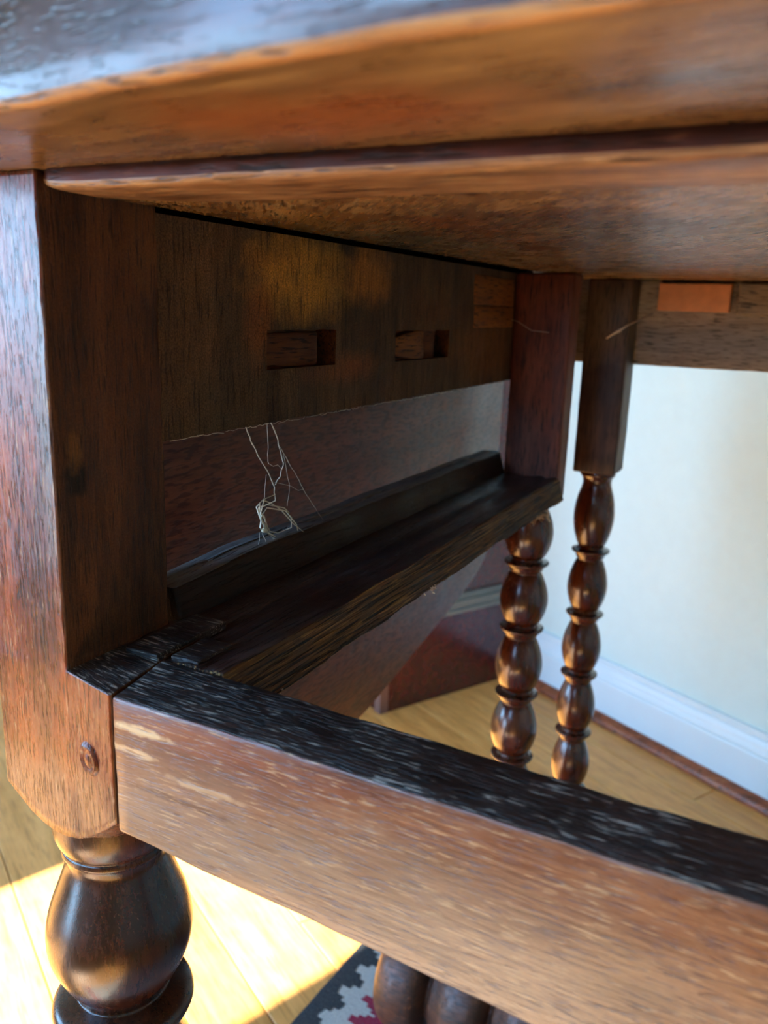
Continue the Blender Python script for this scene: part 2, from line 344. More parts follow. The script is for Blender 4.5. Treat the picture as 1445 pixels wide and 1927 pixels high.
# ------------------------------------------------------------------ room
def grid_rect(name, pts, mat, kind='structure'):
    bm = NEW(); bm.faces.new([bm.verts.new(p) for p in pts]); o = link(name, bm, mat, None, False); tag(o, kind=kind); return o
floor = grid_rect('floor', [uv(U0, VW - .1, -0.004), uv(U1, VW - .1, -0.004), uv(U1, VF, -0.004), uv(U0, VF, -0.004)], plain('floor_joint', H('5a3a1a'), 0.8))
floor['label'] = 'light oak strip floor'
PW = 0.083; row = 0; v = VF
while v > VW:
    v0 = max(v - PW, VW)
    uu = U0 - random.uniform(0, 0.9)
    while uu < U1:
        L = random.uniform(0.8, 1.5); a0 = max(uu, U0); a1 = min(uu + L, U1)
        if a1 - a0 > 0.03:
            bm = NEW(); hw = (a1 - a0) / 2 - 0.0006; hv = (v - v0) / 2 - 0.0006
            vs = []
            for (zz, ins) in ((-0.004, 0), (-0.0008, 0), (0.0, 0.0009)):
                vs.append([bm.verts.new((sx_ * (hw - ins), sy_ * (hv - ins), zz)) for sx_, sy_ in ((-1, -1), (1, -1), (1, 1), (-1, 1))])
            for q0, q1 in zip(vs, vs[1:]):
                for i in range(4): bm.faces.new((q0[i], q0[(i + 1) % 4], q1[(i + 1) % 4], q1[i]))
            bm.faces.new(vs[-1])
            o = link('floorboard', bm, random.choice(M_floor), None, False)
            o.parent = floor; o.location = uv((a0 + a1) / 2, (v + v0) / 2, 0); o.rotation_euler.z = ROOM
        uu += L
    v = v0; row += 1
tag(link('wall_back', boxuv(NEW(), U0, U1, VF, VF + 0.1, 0, HC), M_wall, None, False), 'plain pale wall behind the table', kind='structure')
tag(link('wall_left', boxuv(NEW(), U0 - 0.1, U0, VW, VF, 0, HC), M_wall, None, False), kind='structure')
tag(link('wall_right', boxuv(NEW(), U1, U1 + 0.1, VW, VF, 0, HC), M_wall, None, False), kind='structure')
tag(link('ceiling', boxuv(NEW(), U0, U1, VW, VF, HC, HC + 0.1), M_ceil, None, False), kind='structure')
bm = NEW()                                            # the wall with the sunlit window and the added low ones, behind the photographer
us = sorted({U0, U1, *[q for w_ in WINS for q in w_[:2]]}); zs = sorted({0, HC, *[q for w_ in WINS for q in w_[2:]]})
for a0, a1 in zip(us, us[1:]):
    for c0, c1 in zip(zs, zs[1:]):
        if not any(w_[0] - 1e-6 <= a0 and a1 <= w_[1] + 1e-6 and w_[2] - 1e-6 <= c0 and c1 <= w_[3] + 1e-6 for w_ in WINS):
            boxuv(bm, a0, a1, VW - 0.06, VW, c0, c1)
tag(link('wall_front', bm, M_wall, None, False), kind='structure')
for i, (a0, a1, z0, z1) in enumerate(WINS):
    bm = NEW(); t_ = 0.022
    boxuv(bm, a0 - t_, a0, VW - 0.07, VW + 0.02, z0 - t_, z1 + t_); boxuv(bm, a1, a1 + t_, VW - 0.07, VW + 0.02, z0 - t_, z1 + t_)
    boxuv(bm, a0, a1, VW - 0.07, VW + 0.02, z1, z1 + t_); boxuv(bm, a0, a1, VW - 0.07, VW + 0.02, z0 - t_, z0)
    tag(link('window_%d' % (i + 1), bm, M_base, None, False), kind='structure')
# skirting with its ogee, and the brown shoe moulding
def moulding(name, prof, mat, label):
    bm = NEW(); rows = []
    for u0 in (U0, -0.7, -0.2, 0.4, U1): rows.append([bm.verts.new(uv(u0, VF - d, z)) for d, z in prof])
    for r0, r1 in zip(rows, rows[1:]):
        for i in range(len(prof) - 1): bm.faces.new((r0[i], r1[i], r1[i + 1], r0[i + 1]))
    o = link(name, bm, mat, None, False); tag(o, label, kind='structure'); return o
moulding('baseboard_back', [(0, 0.1015), (0.004, 0.1015), (0.006, 0.099), (0.006, 0.092), (0.008, 0.090), (0.0105, 0.084), (0.0115, 0.079), (0.0135, 0.075), (0.014, 0.0725), (0.017, 0.0705), (0.018, 0.068), (0.018, 0)], M_base, 'white skirting board with stepped moulding')
moulding('trim_1', [(0.018, 0.016)] + [(0.018 + 0.015 * math.sin(a), 0.001 + 0.015 * math.cos(a)) for a in [i * math.pi / 12 for i in range(7)]] + [(0.033, 0)], M_shoe, 'red-brown wooden shoe moulding along the floor')

# ------------------------------------------------------------------ the table
T = thing('gateleg_table', 'old dark oak gateleg table with turned legs and empty drawer opening', 'table', (0.19, 0.3, 0))

# front left leg: block rebated for the drawer, turned below
def leg_block():
    bm = NEW()
    ax = (-0.0085, 0.026)
    xs = [-0.037, -0.0365, -0.036, -0.03, -0.024, -0.018, -0.012, -0.006, -0.001, -0.0005, 0.0, 0.005, 0.010, 0.015, 0.0192, 0.0197, 0.0202]
    zs = [0.459 + i * 0.004 for i in range(16)] + [0.5235, 0.5255, 0.5268, 0.5275, 0.530] + [0.534 + i * 0.0063 for i in range(25)] + [0.6890, 0.6905, 0.692]
    ys = [0, 0.0005, 0.001, 0.006, 0.012, 0.018, 0.024, 0.030, 0.036, 0.042, 0.047, 0.051, 0.0515, 0.052]
    nx, ny, nz = len(xs) - 1, len(ys) - 1, len(zs) - 1
    zc = zs.index(0.5275)
    solid = lambda i, k: xs[i] < -1e-6 or k < zc
    def pos(i, j, k):
        x, y, z = xs[i], ys[j], zs[k]
        # the ledge falls away to the front right
        if z > 0.45 and z < 0.5281 and x > 1e-6: z -= (x / 0.0202) * 0.0042 * max(0, 1 - y / 0.03) * (max(0, z - 0.5) / 0.0275)
        d = math.hypot(x - ax[0], y - ax[1])
        if z < 0.50: 
            zb = 0.459 + max(0, d - 0.026) * 1.15
            z = zb + (z - 0.459) * (0.50 - zb) / (0.50 - 0.459)
        p = Vector((x, y, z)); s = Vector((x, y, z * 0.35))
        onx = -1 if i == 0 else 1 if (i == nx or abs(x) < 1e-9 and k >= zc) else 0
        n_ = Vector((onx, -1 if j == 0 else 1 if j == ny else 0, 0))
        if n_.length > 0: p += n_.normalized() * 0.0004 * (noise.noise(s * 130) + 0.6 * noise.noise(s * 400))
        # worn, slightly ragged front arris beside the drawer opening
        if j <= 1 and abs(x) < 0.0011 and k >= zc: p.x += 0.0006 * noise.noise(Vector((0, 7, z * 160)))
        if j == 0 and (i in (0, nx) or (abs(x) < 1e-9 and k > zc)): p.y += 0.0005; p.x -= 0.0004 * (1 if i else -1)
        return p
    V = {}
    def vt(i, j, k):
        if (i, j, k) not in V: V[(i, j, k)] = bm.verts.new(pos(i, j, k))
        return V[(i, j, k)]
    def q(a, b_, c, d, m_):
        f = bm.faces.new((vt(*a), vt(*b_), vt(*c), vt(*d))); f.material_index = m_
    for i in range(nx):
        for k in range(nz):
            if not solid(i, k): continue
            for j in range(ny):
                if j == 0: q((i, 0, k), (i + 1, 0, k), (i + 1, 0, k + 1), (i, 0, k + 1), 0)
                if j == ny - 1: q((i, ny, k), (i + 1, ny, k), (i + 1, ny, k + 1), (i, ny, k + 1), 1)
                if i == 0: q((0, j, k), (0, j + 1, k), (0, j + 1, k + 1), (0, j, k + 1), 0)
                if i == nx - 1 or not solid(i + 1, k): q((i + 1, j, k), (i + 1, j + 1, k), (i + 1, j + 1, k + 1), (i + 1, j, k + 1), 1)
                if k == 0: q((i, j, 0), (i + 1, j, 0), (i + 1, j + 1, 0), (i, j + 1, 0), 0)
                if k == nz - 1 or not solid(i, k + 1): q((i, j, k + 1), (i + 1, j, k + 1), (i + 1, j + 1, k + 1), (i, j + 1, k + 1), 2 if k < nz - 1 else 1)
    return bm
legF = link('leg', leg_block(), [M_leg_face, M_leg_in, M_rail_top], T)
legF['label'] = 'front leg with polished red-brown block rebated for the drawer'
prof = [(0.470, 0.0235), (0.458, 0.0242), (0.451, 0.0240), (0.446, 0.0226), (0.4435, 0.0210), (0.4425, 0.0213), (0.4405, 0.0214), (0.4395, 0.0203), (0.4375, 0.0198), (0.434, 0.0200),
        (0.424, 0.0235), (0.412, 0.0278), (0.402, 0.0295), (0.392, 0.0285), (0.382, 0.0245), (0.374, 0.0196), (0.3715, 0.0192), (0.3705, 0.0215), (0.368, 0.0270), (0.3645, 0.0292), (0.361, 0.0282), (0.357, 0.0225), (0.354, 0.0200)]
full = list(prof); z = 0.354
while z > 0.16:                                       # the same bead and ring repeats down to the lower block
    full += [(z - 0.010, 0.0232), (z - 0.021, 0.0280), (z - 0.031, 0.0293), (z - 0.041, 0.0272), (z - 0.052, 0.0205), (z - 0.056, 0.0192), (z - 0.058, 0.0225), (z - 0.0625, 0.0290), (z - 0.067, 0.0230), (z - 0.070, 0.0200)]
    z -= 0.070
full += [(0.135, 0.02)]
link('turned_shaft', lathe(NEW(), rail_spline(full, 4), (-0.0085, 0.0265), seg=64, wob=0.006), M_turn, legF)
bm = rbox(NEW(), -0.037, 0.020, 0, 0.052, 0.075, 0.137, 0.003, 0.02); lathe(bm, rail_spline([(0.076, 0.018), (0.06, 0.024), (0.04, 0.026), (0.02, 0.02), (0.0072, 0.016)], 4), (-0.0085, 0.0265), seg=32)
link('foot', bm, M_turn, legF)
bm = NEW()                                            # oval pegs that pin the rail's tenon
c0 = Vector((0.0085, 0.0, 0.4955)); rg = []
for (f_, d_) in ((1.35, 0.0002), (1.15, -0.0007), (1.0, -0.0012), (0.75, -0.0004), (0.35, -0.0010), (0.1, -0.0012)):
    rg.append([bm.verts.new(c0 + Vector((math.cos(a) * 0.0034 * f_ - math.sin(a) * 0.0008 * f_, d_, math.sin(a) * 0.0050 * f_))) for a in [2 * math.pi * i / 24 for i in range(24)]])
for r0, r1 in zip(rg, rg[1:]):
    for i in range(24): bm.faces.new((r0[i], r0[(i + 1) % 24], r1[(i + 1) % 24], r1[i]))
bm.faces.new(rg[-1])
link('dowel_peg', bm, M_leg_face, legF)['label'] = 'round peg proud of the leg face'

# rear legs
def rear_profile(ztop, rings, rb, rr, rn, z_end):
    p = [(ztop + 0.004, rn * 1.25), (ztop - 0.0005, rn * 1.35), (ztop - 0.004, rn * 1.15)]
    prev = ztop - 0.004
    for zr in rings + [z_end]:
        h = prev - zr
        p += [(prev - h * 0.09, rb * 0.70), (prev - h * 0.28, rb * 0.90), (prev - h * 0.50, rb), (prev - h * 0.70, rb * 0.93), (prev - h * 0.86, rb * 0.76), (zr + 0.0042, rn)]
        if zr != z_end: p += [(zr + 0.0025, rn * 1.05), (zr + 0.0012, rr * 0.97), (zr, rr), (zr - 0.0012, rr * 0.96), (zr - 0.003, rn * 1.22), (zr - 0.006, rn * 1.12), (zr - 0.0085, rn)]
        prev = zr - 0.006
    return p
def rear_leg(bx, by, z0, z1, axis, rings, rb, rr, rn, mblock, label, ztop, zs_extra):
    o = link('leg', rbox(NEW(), bx[0], bx[1], by[0], by[1], z0, z1, 0.0022, 0.012, 0.0004, 60), mblock, T); o['label'] = label
    pr = rear_profile(ztop, rings, rb, rr, rn, 0.145)
    link('turned_shaft', lathe(NEW(), rail_spline(pr, 3), axis, seg=40), M_turn2, o)
    bm = rbox(NEW(), bx[0], bx[1], by[0], by[1], 0.075, 0.146, 0.003, 0.02); lathe(bm, rail_spline([(0.076, 0.016), (0.06, 0.02), (0.04, 0.022), (0.02, 0.017), (0.0072, 0.014)], 4), axis, seg=24)
    link('foot', bm, M_turn2, o)
    return o
rear_leg((0.0005, 0.0472), (0.4530, 0.4765), 0.508, 0.6858, (0.0222, 0.4675), [0.449, 0.3895, 0.3275, 0.266, 0.205], 0.0206, 0.0190, 0.0128, M_blockA, 'middle leg with red-brown block at the far end of the drawer opening', 0.506, 0)
rear_leg((0.0345, 0.0725), (0.5465, 0.5845), 0.5165, 0.6864, (0.0540, 0.5655), [0.4405, 0.3775, 0.3150, 0.2525, 0.19], 0.0186, 0.0176, 0.0118, M_blockB, 'far leg with dark block beside the end rail', 0.514, 0)
rear_leg((0.3500, 0.3880), (0.5465, 0.5845), 0.5165, 0.6864, (0.3690, 0.5655), [0.4405, 0.3775, 0.3150, 0.2525, 0.19], 0.0186, 0.0176, 0.0118, M_blockB, 'far right leg of dark oak', 0.514, 0)
o = link('leg', rbox(NEW(), 0.385, 0.442, 0, 0.052, 0.459, 0.692, 0.002, 0.02), M_leg_face, T)
link('turned_shaft', lathe(NEW(), rail_spline(full, 3), (0.4135, 0.0265), seg=32), M_turn, o)
bm = rbox(NEW(), 0.385, 0.442, 0, 0.052, 0.075, 0.137, 0.003, 0.02); lathe(bm, rail_spline([(0.076, 0.018), (0.06, 0.024), (0.04, 0.026), (0.02, 0.02), (0.0072, 0.016)], 4), (0.4135, 0.0265), seg=24)
link('foot', bm, M_turn, o)

# front rail under the drawer
def fr_warp(p):
    t = min(max((p.x - 0.02) / 0.15, 0), 1.4)
    zt = 0.5231 + (p.y / 0.026) * 0.0042 if p.y > 0 else 0.5231
    zb = 0.4705 - 0.0068 * t
    f = (p.z - 0.47) / (0.5235 - 0.47)
    back = 0.0262 - 0.004 * min(max(p.x / 0.22, 0), 1.2)
    y = p.y * back / 0.026
    wv = 0.0005 * noise.noise(Vector((p.x * 55, 3, 0)))
    return Vector((p.x, y, zb + (zt - zb) * f + (wv if f > 0.5 else -wv)))
bm = rbox(NEW(), 0.0208, 0.385, 0.0, 0.026, 0.47, 0.5235, 0.0014, (0.004, 0.005, 0.005), 0.0005, 70, (0.35, 1, 1), fr_warp)
bm.normal_update()
for f in bm.faces:
    if f.normal.z > 0.8 or f.normal.y > 0.6: f.material_index = 1
    if f.normal.z < -0.8: f.material_index = 0
fr = link('front_rail', bm, [M_rail, M_rail_top], T)
fr['label'] = 'thick worn rail with black top under the drawer opening'

# side apron with its two mortises
def apron():
    bm = NEW()
    ys = sorted(set([0.0515 + i * 0.006 for i in range(82)] + [0.1200, 0.1680, 0.1800, 0.2476, 0.2900, 0.2925, 0.3100, 0.3265, 0.4515, 0.5462]))
    ys = [y for i, y in enumerate(ys) if i == 0 or y - ys[i - 1] > 0.0012 or y in (0.12, 0.168, 0.18, 0.2476, 0.29, 0.2925, 0.31, 0.3265)]
    zs = [0.602, 0.6025, 0.6035, 0.608, 0.613, 0.618, 0.622, 0.6248, 0.626, 0.630, 0.6335, 0.637, 0.640, 0.6425, 0.6437, 0.648, 0.653, 0.658, 0.663, 0.668, 0.673, 0.678, 0.681, 0.6842, 0.6853]
    def hole(y, z):
        if 0.1200 < y < 0.1800 and 0.626 < z < 0.6437 - (0.0 if y > 0.14 else 0.0): return -0.013 if y > 0.168 else -0.0045
        if 0.2476 < y < 0.3265 and 0.6248 < z < 0.6425: return -0.010 if (y > 0.310 or 0.29 < y < 0.2925) else -0.0035
        return 0.0
    ny, nz = len(ys) - 1, len(zs) - 1
    H_ = [[hole((ys[j] + ys[j + 1]) / 2, (zs[k] + zs[k + 1]) / 2) for k in range(nz)] for j in range(ny)]
    V = {}
    def vt(j, k, d):
        key = (j, k, round(d, 4))
        if key not in V:
            y, z = ys[j], zs[k]
            nzv = 0.0005 * noise.noise(Vector((0, y * 60, z * 90))) + 0.0004 * noise.noise(Vector((3, y * 200, z * 260)))
            dz = (0.0006 * noise.noise(Vector((0, y * 90, 5))) + 0.0004 * noise.noise(Vector((0, y * 300, 2)))) if k == 0 else 0
            if zs[k] in (0.6437, 0.6425): dz += 0.0012 * noise.noise(Vector((0, y * 140, 9)))
            V[key] = bm.verts.new((d + nzv - (0.0006 if k == 0 else 0), y, z + dz))
        return V[key]
    for j in range(ny):
        for k in range(nz):
            d = H_[j][k]; f = bm.faces.new((vt(j, k, d), vt(j + 1, k, d), vt(j + 1, k + 1, d), vt(j, k + 1, d)))
            f.material_index = 1 if d < 0 else 0
            if j + 1 < ny and abs(H_[j + 1][k] - d) > 1e-6:
                f = bm.faces.new((vt(j + 1, k, d), vt(j + 1, k + 1, d), vt(j + 1, k + 1, H_[j + 1][k]), vt(j + 1, k, H_[j + 1][k]))); f.material_index = 1
            if k + 1 < nz and abs(H_[j][k + 1] - d) > 1e-6:
                f = bm.faces.new((vt(j, k + 1, d), vt(j + 1, k + 1, d), vt(j + 1, k + 1, H_[j][k + 1]), vt(j, k + 1, H_[j][k + 1]))); f.material_index = 1
    rim = [e_ for e_ in bm.edges if e_.is_boundary]
    g = bmesh.ops.extrude_edge_only(bm, edges=rim)
    nv = [x for x in g['geom'] if isinstance(x, bmesh.types.BMVert)]
    for v_ in nv: v_.co.x = -0.021
    bmesh.ops.holes_fill(bm, edges=[e_ for e_ in bm.edges if e_.is_boundary], sides=0)
    return bm
ap = link('side_apron', apron(), [M_apron, M_pocket], T, smooth=False)
ap['label'] = 'rough brown side board with two cut mortises'
def small(name, parent, mat, *a, **k):
    return link(name, rbox(NEW(), *a, **k), mat, parent)
small('gap_shade_filler', ap, plain('painted_gap_shade', H('0c0806'), 0.9, spec=0.1), -0.0205, -0.0160, 0.0520, 0.5462, 0.6848, 0.6921, rr=0.0005, cell=0.05, amp=0)  # added strip closing the slit; its near-black colour stands in for shade
def plug_warp(p):
    y = p.y
    return Vector((p.x + 0.0020 * math.sin((y - 0.2476) / 0.0424 * math.pi) - 0.001, y, 0.6335 + (p.z - 0.6335) * (0.55 + 0.55 * math.sin(min(max((y - 0.2470) / 0.0430, 0), 1) * math.pi * 0.62))))
small('tenon_plug', ap, M_plug, -0.006, -0.0002, 0.2476, 0.2895, 0.6258, 0.6418, rr=0.0012, cell=0.004, amp=0.0007, warp=plug_warp)
small('tenon_plug', ap, M_pocket, -0.012, -0.0030, 0.1203, 0.1675, 0.6264, 0.6425, rr=0.0015, cell=0.004, amp=0.0006)
small('patch_block', ap, M_patch, -0.01, 0.0010, 0.3690, 0.4508, 0.6438, 0.6590, rr=0.0008, cell=0.008, amp=0.0003)
small('patch_block', ap, M_patch, -0.01, 0.0007, 0.3665, 0.4508, 0.6598, 0.6800, rr=0.0008, cell=0.008, amp=0.0003)
ro = link('side_apron', rbox(NEW(), 0.405, 0.426, 0.0515, 0.5465, 0.602, 0.6875, 0.001, 0.03), M_apron, T); ro['label'] = 'plain right side board'

# drawer runner: channel, fibrous edge, guide strip
def run_warp(p):
    x, y, z = p
    if z > 0.52:
        z += -0.0016 * math.exp(-((x - 0.020) / 0.006) ** 2) - 0.0012 * math.exp(-((x - 0.038) / 0.003) ** 2) + 0.0006 * noise.noise(Vector((x * 160, y * 14, 0)))
    if x > 0.045:
        x += 0.0012 * noise.noise(Vector((y * 14, z * 420, 4))) + 0.0007 * noise.noise(Vector((y * 40, z * 1100, 1))) + (0.527 - z) * 0.32
        if z < 0.515: z += 0.0012 * noise.noise(Vector((y * 35, 9, 1))) + 0.0007 * noise.noise(Vector((y * 170, 2, 1)))
    return Vector((x, y, z))
bm = rbox(NEW(), -0.002, 0.0480, 0.0262, 0.4525, 0.510, 0.5275, 0.0012, (0.003, 0.004, 0.0022), 0.0003, 120, (1, 0.15, 1), run_warp)
bm.normal_update()
for f in bm.faces:
    if f.normal.x > 0.55 or f.normal.z < -0.5 or (f.normal.y < -0.6): f.material_index = 1
run = link('drawer_runner', bm, [M_runner, M_fibre], T)
run['label'] = 'dark drawer runner with fibrous splintered edge'
def gd_warp(p):
    t = min(max((p.y - 0.056) / 0.05, 0), 1)
    f = max(0, (p.z - 0.526) / 0.02)
    x = p.x - 0.006 * f * (1 if p.x > -0.008 else 0) + 0.0008 * noise.noise(Vector((p.y * 25, 1, f * 3)))
    return Vector((x, p.y, p.z - 0.003 * f * (1 - t) + 0.0008 * noise.noise(Vector((p.y * 22, 4, 0))) * f))
bm = rbox(NEW(), -0.0185, 0.0035, 0.0570, 0.4515, 0.520, 0.5440, 0.0016, (0.004, 0.005, 0.004), 0.0005, 80, (1, 0.2, 1), gd_warp)
bm.normal_update()
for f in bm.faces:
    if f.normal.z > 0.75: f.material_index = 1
gs = link('guide_strip', bm, [M_guide, M_dust_sheen], run)
gs['label'] = 'raised guide strip along the runner'
small('lap_block', run, M_rail_top, 0.0040, 0.0200, 0.0235, 0.0640, 0.5225, 0.5292, rr=0.0008, cell=0.004, amp=0.0003)
small('lap_block', run, M_rail_top, 0.0225, 0.0355, 0.0275, 0.0480, 0.5225, 0.5285, rr=0.0008, cell=0.004, amp=0.0004)
rr2 = link('drawer_runner', rbox(NEW(), 0.357, 0.405, 0.0262, 0.5465, 0.510, 0.5275, 0.0012, 0.03), M_runner, T)

# end rail and its corner block
er = link('end_rail', rbox(NEW(), -0.037, 0.352, 0.5780, 0.6020, 0.6135, 0.6866, 0.002, 0.012, 0.0005, 50), M_endrail, T)
er['label'] = 'greyish far end rail'
cb = small('corner_block', er, M_corner, 0.0905, 0.1480, 0.5640, 0.5785, 0.6610, 0.6838, rr=0.001, cell=0.01, amp=0.0002); cb['label'] = 'pale orange glue block'
small('corner_block', er, M_endrail, 0.1540, 0.240, 0.5600, 0.5785, 0.6590, 0.6845, rr=0.002, cell=0.008, amp=0.001)

# board under the top: its rounded front shows over the drawer opening
def under():
    bm = NEW(); rows = []
    xs_n = 90
    prof_y = []
    zt = 0.6922
    # (t along section): front face, bullnose, underside
    sec = [(0.0, zt), (-0.0002, 0.6900), (-0.0004, 0.6880), (0.0, 0.6867), (0.0010, 0.6861), (0.004, 0.6857), (0.010, 0.6855), (0.019, 0.6855), (0.028, 0.6857), (0.036, 0.6859), (0.043, 0.6860)]
    sec += [(0.055 + i * 0.012, 0.6862) for i in range(44)]
    sec += [(0.600, 0.6862), (0.600, zt)]
    def left(y):                                     # left boundary in plan
        if y < 0.034: 
            t = max(0, y) / 0.034
            return 0.0006 + 0.0002 + 0.0255 * max(0, (t - 0.55) / 0.45) ** 1.6
        return 0.0263 + 0.006 * min(1, (y - 0.034) / 0.03) - 0.009 * min(1, (y - 0.034) / 0.4)
    for i in range(xs_n + 1):
        t = i / xs_n
        row_ = []
        for (y, z_) in sec:
            l = left(y); x = l + (0.400 - l) * t
            e_ = math.exp(-((x - l) / 0.006))            # the end is rounded too
            z2 = z_ + (0.0016 * e_ if z_ < 0.6885 and y < 0.04 else 0)
            yy = y
            if y < 0.045: yy = y + 0.0007 * noise.noise(Vector((x * 90, y * 50, 1))) + 0.003 * math.exp(-((x - l) / 0.004)) * (1 - y / 0.045)
            if z_ < 0.688: z2 += 0.00035 * noise.noise(Vector((x * 50, y * 22, 0))) + 0.00015 * noise.noise(Vector((x * 160 + y * 120, y * 30, 3)))
            row_.append(bm.verts.new((x, yy, min(z2, zt))))
        rows.append(row_)
    n_ = len(sec)
    for r0, r1 in zip(rows, rows[1:]):
        for k in range(n_):
            f = bm.faces.new((r0[k], r1[k], r1[(k + 1) % n_], r0[(k + 1) % n_]))
            f.material_index = 2 if k < 2 else (1 if k < 9 else 0)
    bm.faces.new(rows[0]); bm.faces.new(rows[-1])
    return bm
ub = link('drawer_rail', under(), [M_under, M_under_edge, M_under_front], T)
ub['label'] = 'wide board over the drawer opening with rounded worn front edge'

# fixed top, with an overhanging front that bows gently
def top():
    bm = NEW(); NX = 60; rows = []
    x0, x1 = -0.066, 0.47
    for i in range(NX + 1):
        x = x0 + (x1 - x0) * i / NX
        yf = -0.0715 + 0.0155 * ((x - 0.215) / 0.165) ** 2 if abs(x - 0.215) < 0.30 else -0.0715 + 0.0155 * (0.30 / 0.165) ** 2
        yb = 0.645
        wv = 0.0006 * noise.noise(Vector((x * 70, 0, 2)))
        sec = [(yf + 0.0020, 0.6922), (yf + 0.0008, 0.6925), (yf + 0.0001 + wv, 0.6932), (yf - 0.0004, 0.6942), (yf - 0.0006, 0.6995), (yf - 0.0002, 0.706), (yf + 0.0005, 0.713), (yf + 0.0025, 0.7185), (yf + 0.006, 0.7215), (yf + 0.012, 0.7225),
               (0.2, 0.7225), (0.45, 0.7225), (yb - 0.004, 0.7225), (yb, 0.717), (yb, 0.697), (yb - 0.003, 0.6922), (0.45, 0.6922), (0.2, 0.6922), (0.1, 0.6922), (0.03, 0.6922), (0.0, 0.6922), (-0.02, 0.6922), (-0.035, 0.6922)]
        sec = [(max(y, yf + 0.0020) if k_ > 15 else y, z_) for k_, (y, z_) in enumerate(sec)]
        rows.append([bm.verts.new((x, y, z_ + (0.0003 * noise.noise(Vector((x * 60, y * 60, 0))) if k_ < 10 else 0))) for k_, (y, z_) in enumerate(sec)])
    n_ = len(rows[0])
    for r0, r1 in zip(rows, rows[1:]):
        for k in range(n_):
            f = bm.faces.new((r0[k], r1[k], r1[(k + 1) % n_], r0[(k + 1) % n_]))
            f.material_index = 2 if k in (0, 1, 2) else (1 if k < 15 else 0)
    bm.faces.new(rows[0]).material_index = 1; bm.faces.new(rows[-1]).material_index = 1
    return bm
tp = link('tabletop', top(), [M_top_under, M_top_edge, M_arris], T)
tp['label'] = 'thick fixed top overhanging the drawer opening'

# hanging drop leaf: straight hinge edge, bowed ends and bottom
def leaf(x0, x1):
    bm = NEW()
    zt = 0.690
    ctrl = [(0.645, zt), (0.645, 0.60), (0.645, 0.50), (0.645, 0.445), (0.639, 0.414), (0.610, 0.389), (0.56, 0.373), (0.426, 0.345), (0.358, 0.332), (0.28, 0.323), (0.20, 0.324), (0.14, 0.342), (0.10, 0.38), (0.075, 0.44), (0.065, 0.52), (0.065, 0.60), (0.065, zt)]
    pts = rail_spline(ctrl, 6); NP = len(pts) - 1
    yc, zc = 0.355, 0.53
    def ring(x, ins):
        k = 1 - ins / 0.25
        return [bm.verts.new((x, yc + (y - yc) * k, z_ if z_ > zt - 1e-6 else zc + (z_ - zc) * k)) for y, z_ in pts]
    rs = [ring(x1, 0.2), ring(x1, 0.1), ring(x1, 0.0025), ring(x1 - 0.0012, 0.0006), ring(x1 - 0.004, 0), ring(x0 + 0.004, 0), ring(x0 + 0.001, 0.001), ring(x0, 0.003), ring(x0, 0.2)]
    for r0, r1 in zip(rs, rs[1:]):
        for i in range(NP): bm.faces.new((r0[i], r0[i + 1], r1[i + 1], r1[i]))
    for r_ in (rs[0], rs[-1]): bm.faces.new(r_)
    top_ = [q[0] for q in rs] + [q[-1] for q in reversed(rs)]
    bm.faces.new(top_)
    return bm
lf = link('drop_leaf', leaf(-0.088, -0.070), M_leaf, T)
lf['label'] = 'red-brown drop leaf hanging down on the left'
for yy in (0.13, 0.47):                                 # the iron hinges that carry the leaf
    small('hinge', lf, plain('iron_hinge', H('2a2624'), 0.5, metal=0.8), -0.071, -0.055, yy - 0.012, yy + 0.012, 0.6890, 0.6925, rr=0.0005, cell=0.02, amp=0)

# lower stretchers
st = link('side_stretcher', rbox(NEW(), 0.004, 0.020, 0.050, 0.4530, 0.026, 0.050, 0.003, 0.02, 0.0005), M_stool, T)
pc = [(-0.052, 0.006), (-0.051, 0.020)]
x = -0.051
for i in range(8):
    pc += [(x + 0.006, 0.0400), (x + 0.017, 0.0475), (x + 0.030, 0.0490), (x + 0.042, 0.0465), (x + 0.0475, 0.0385), (x + 0.0500, 0.0310), (x + 0.0530, 0.0310), (x + 0.0550, 0.0360)]
    x += 0.0550
pc += [(x + 0.005, 0.03)]
cs = link('cross_stretcher', lathe(NEW(), rail_spline(pc, 4), (0.378, 0.080), axis='X', seg=56, wob=0.02), M_stool, T)
cs['label'] = 'fat turned cross stretcher near the floor'
small('side_stretcher', T, M_stool, 0.366, 0.386, 0.050, 0.5480, 0.080, 0.110, rr=0.003, cell=0.03, amp=0.0003)

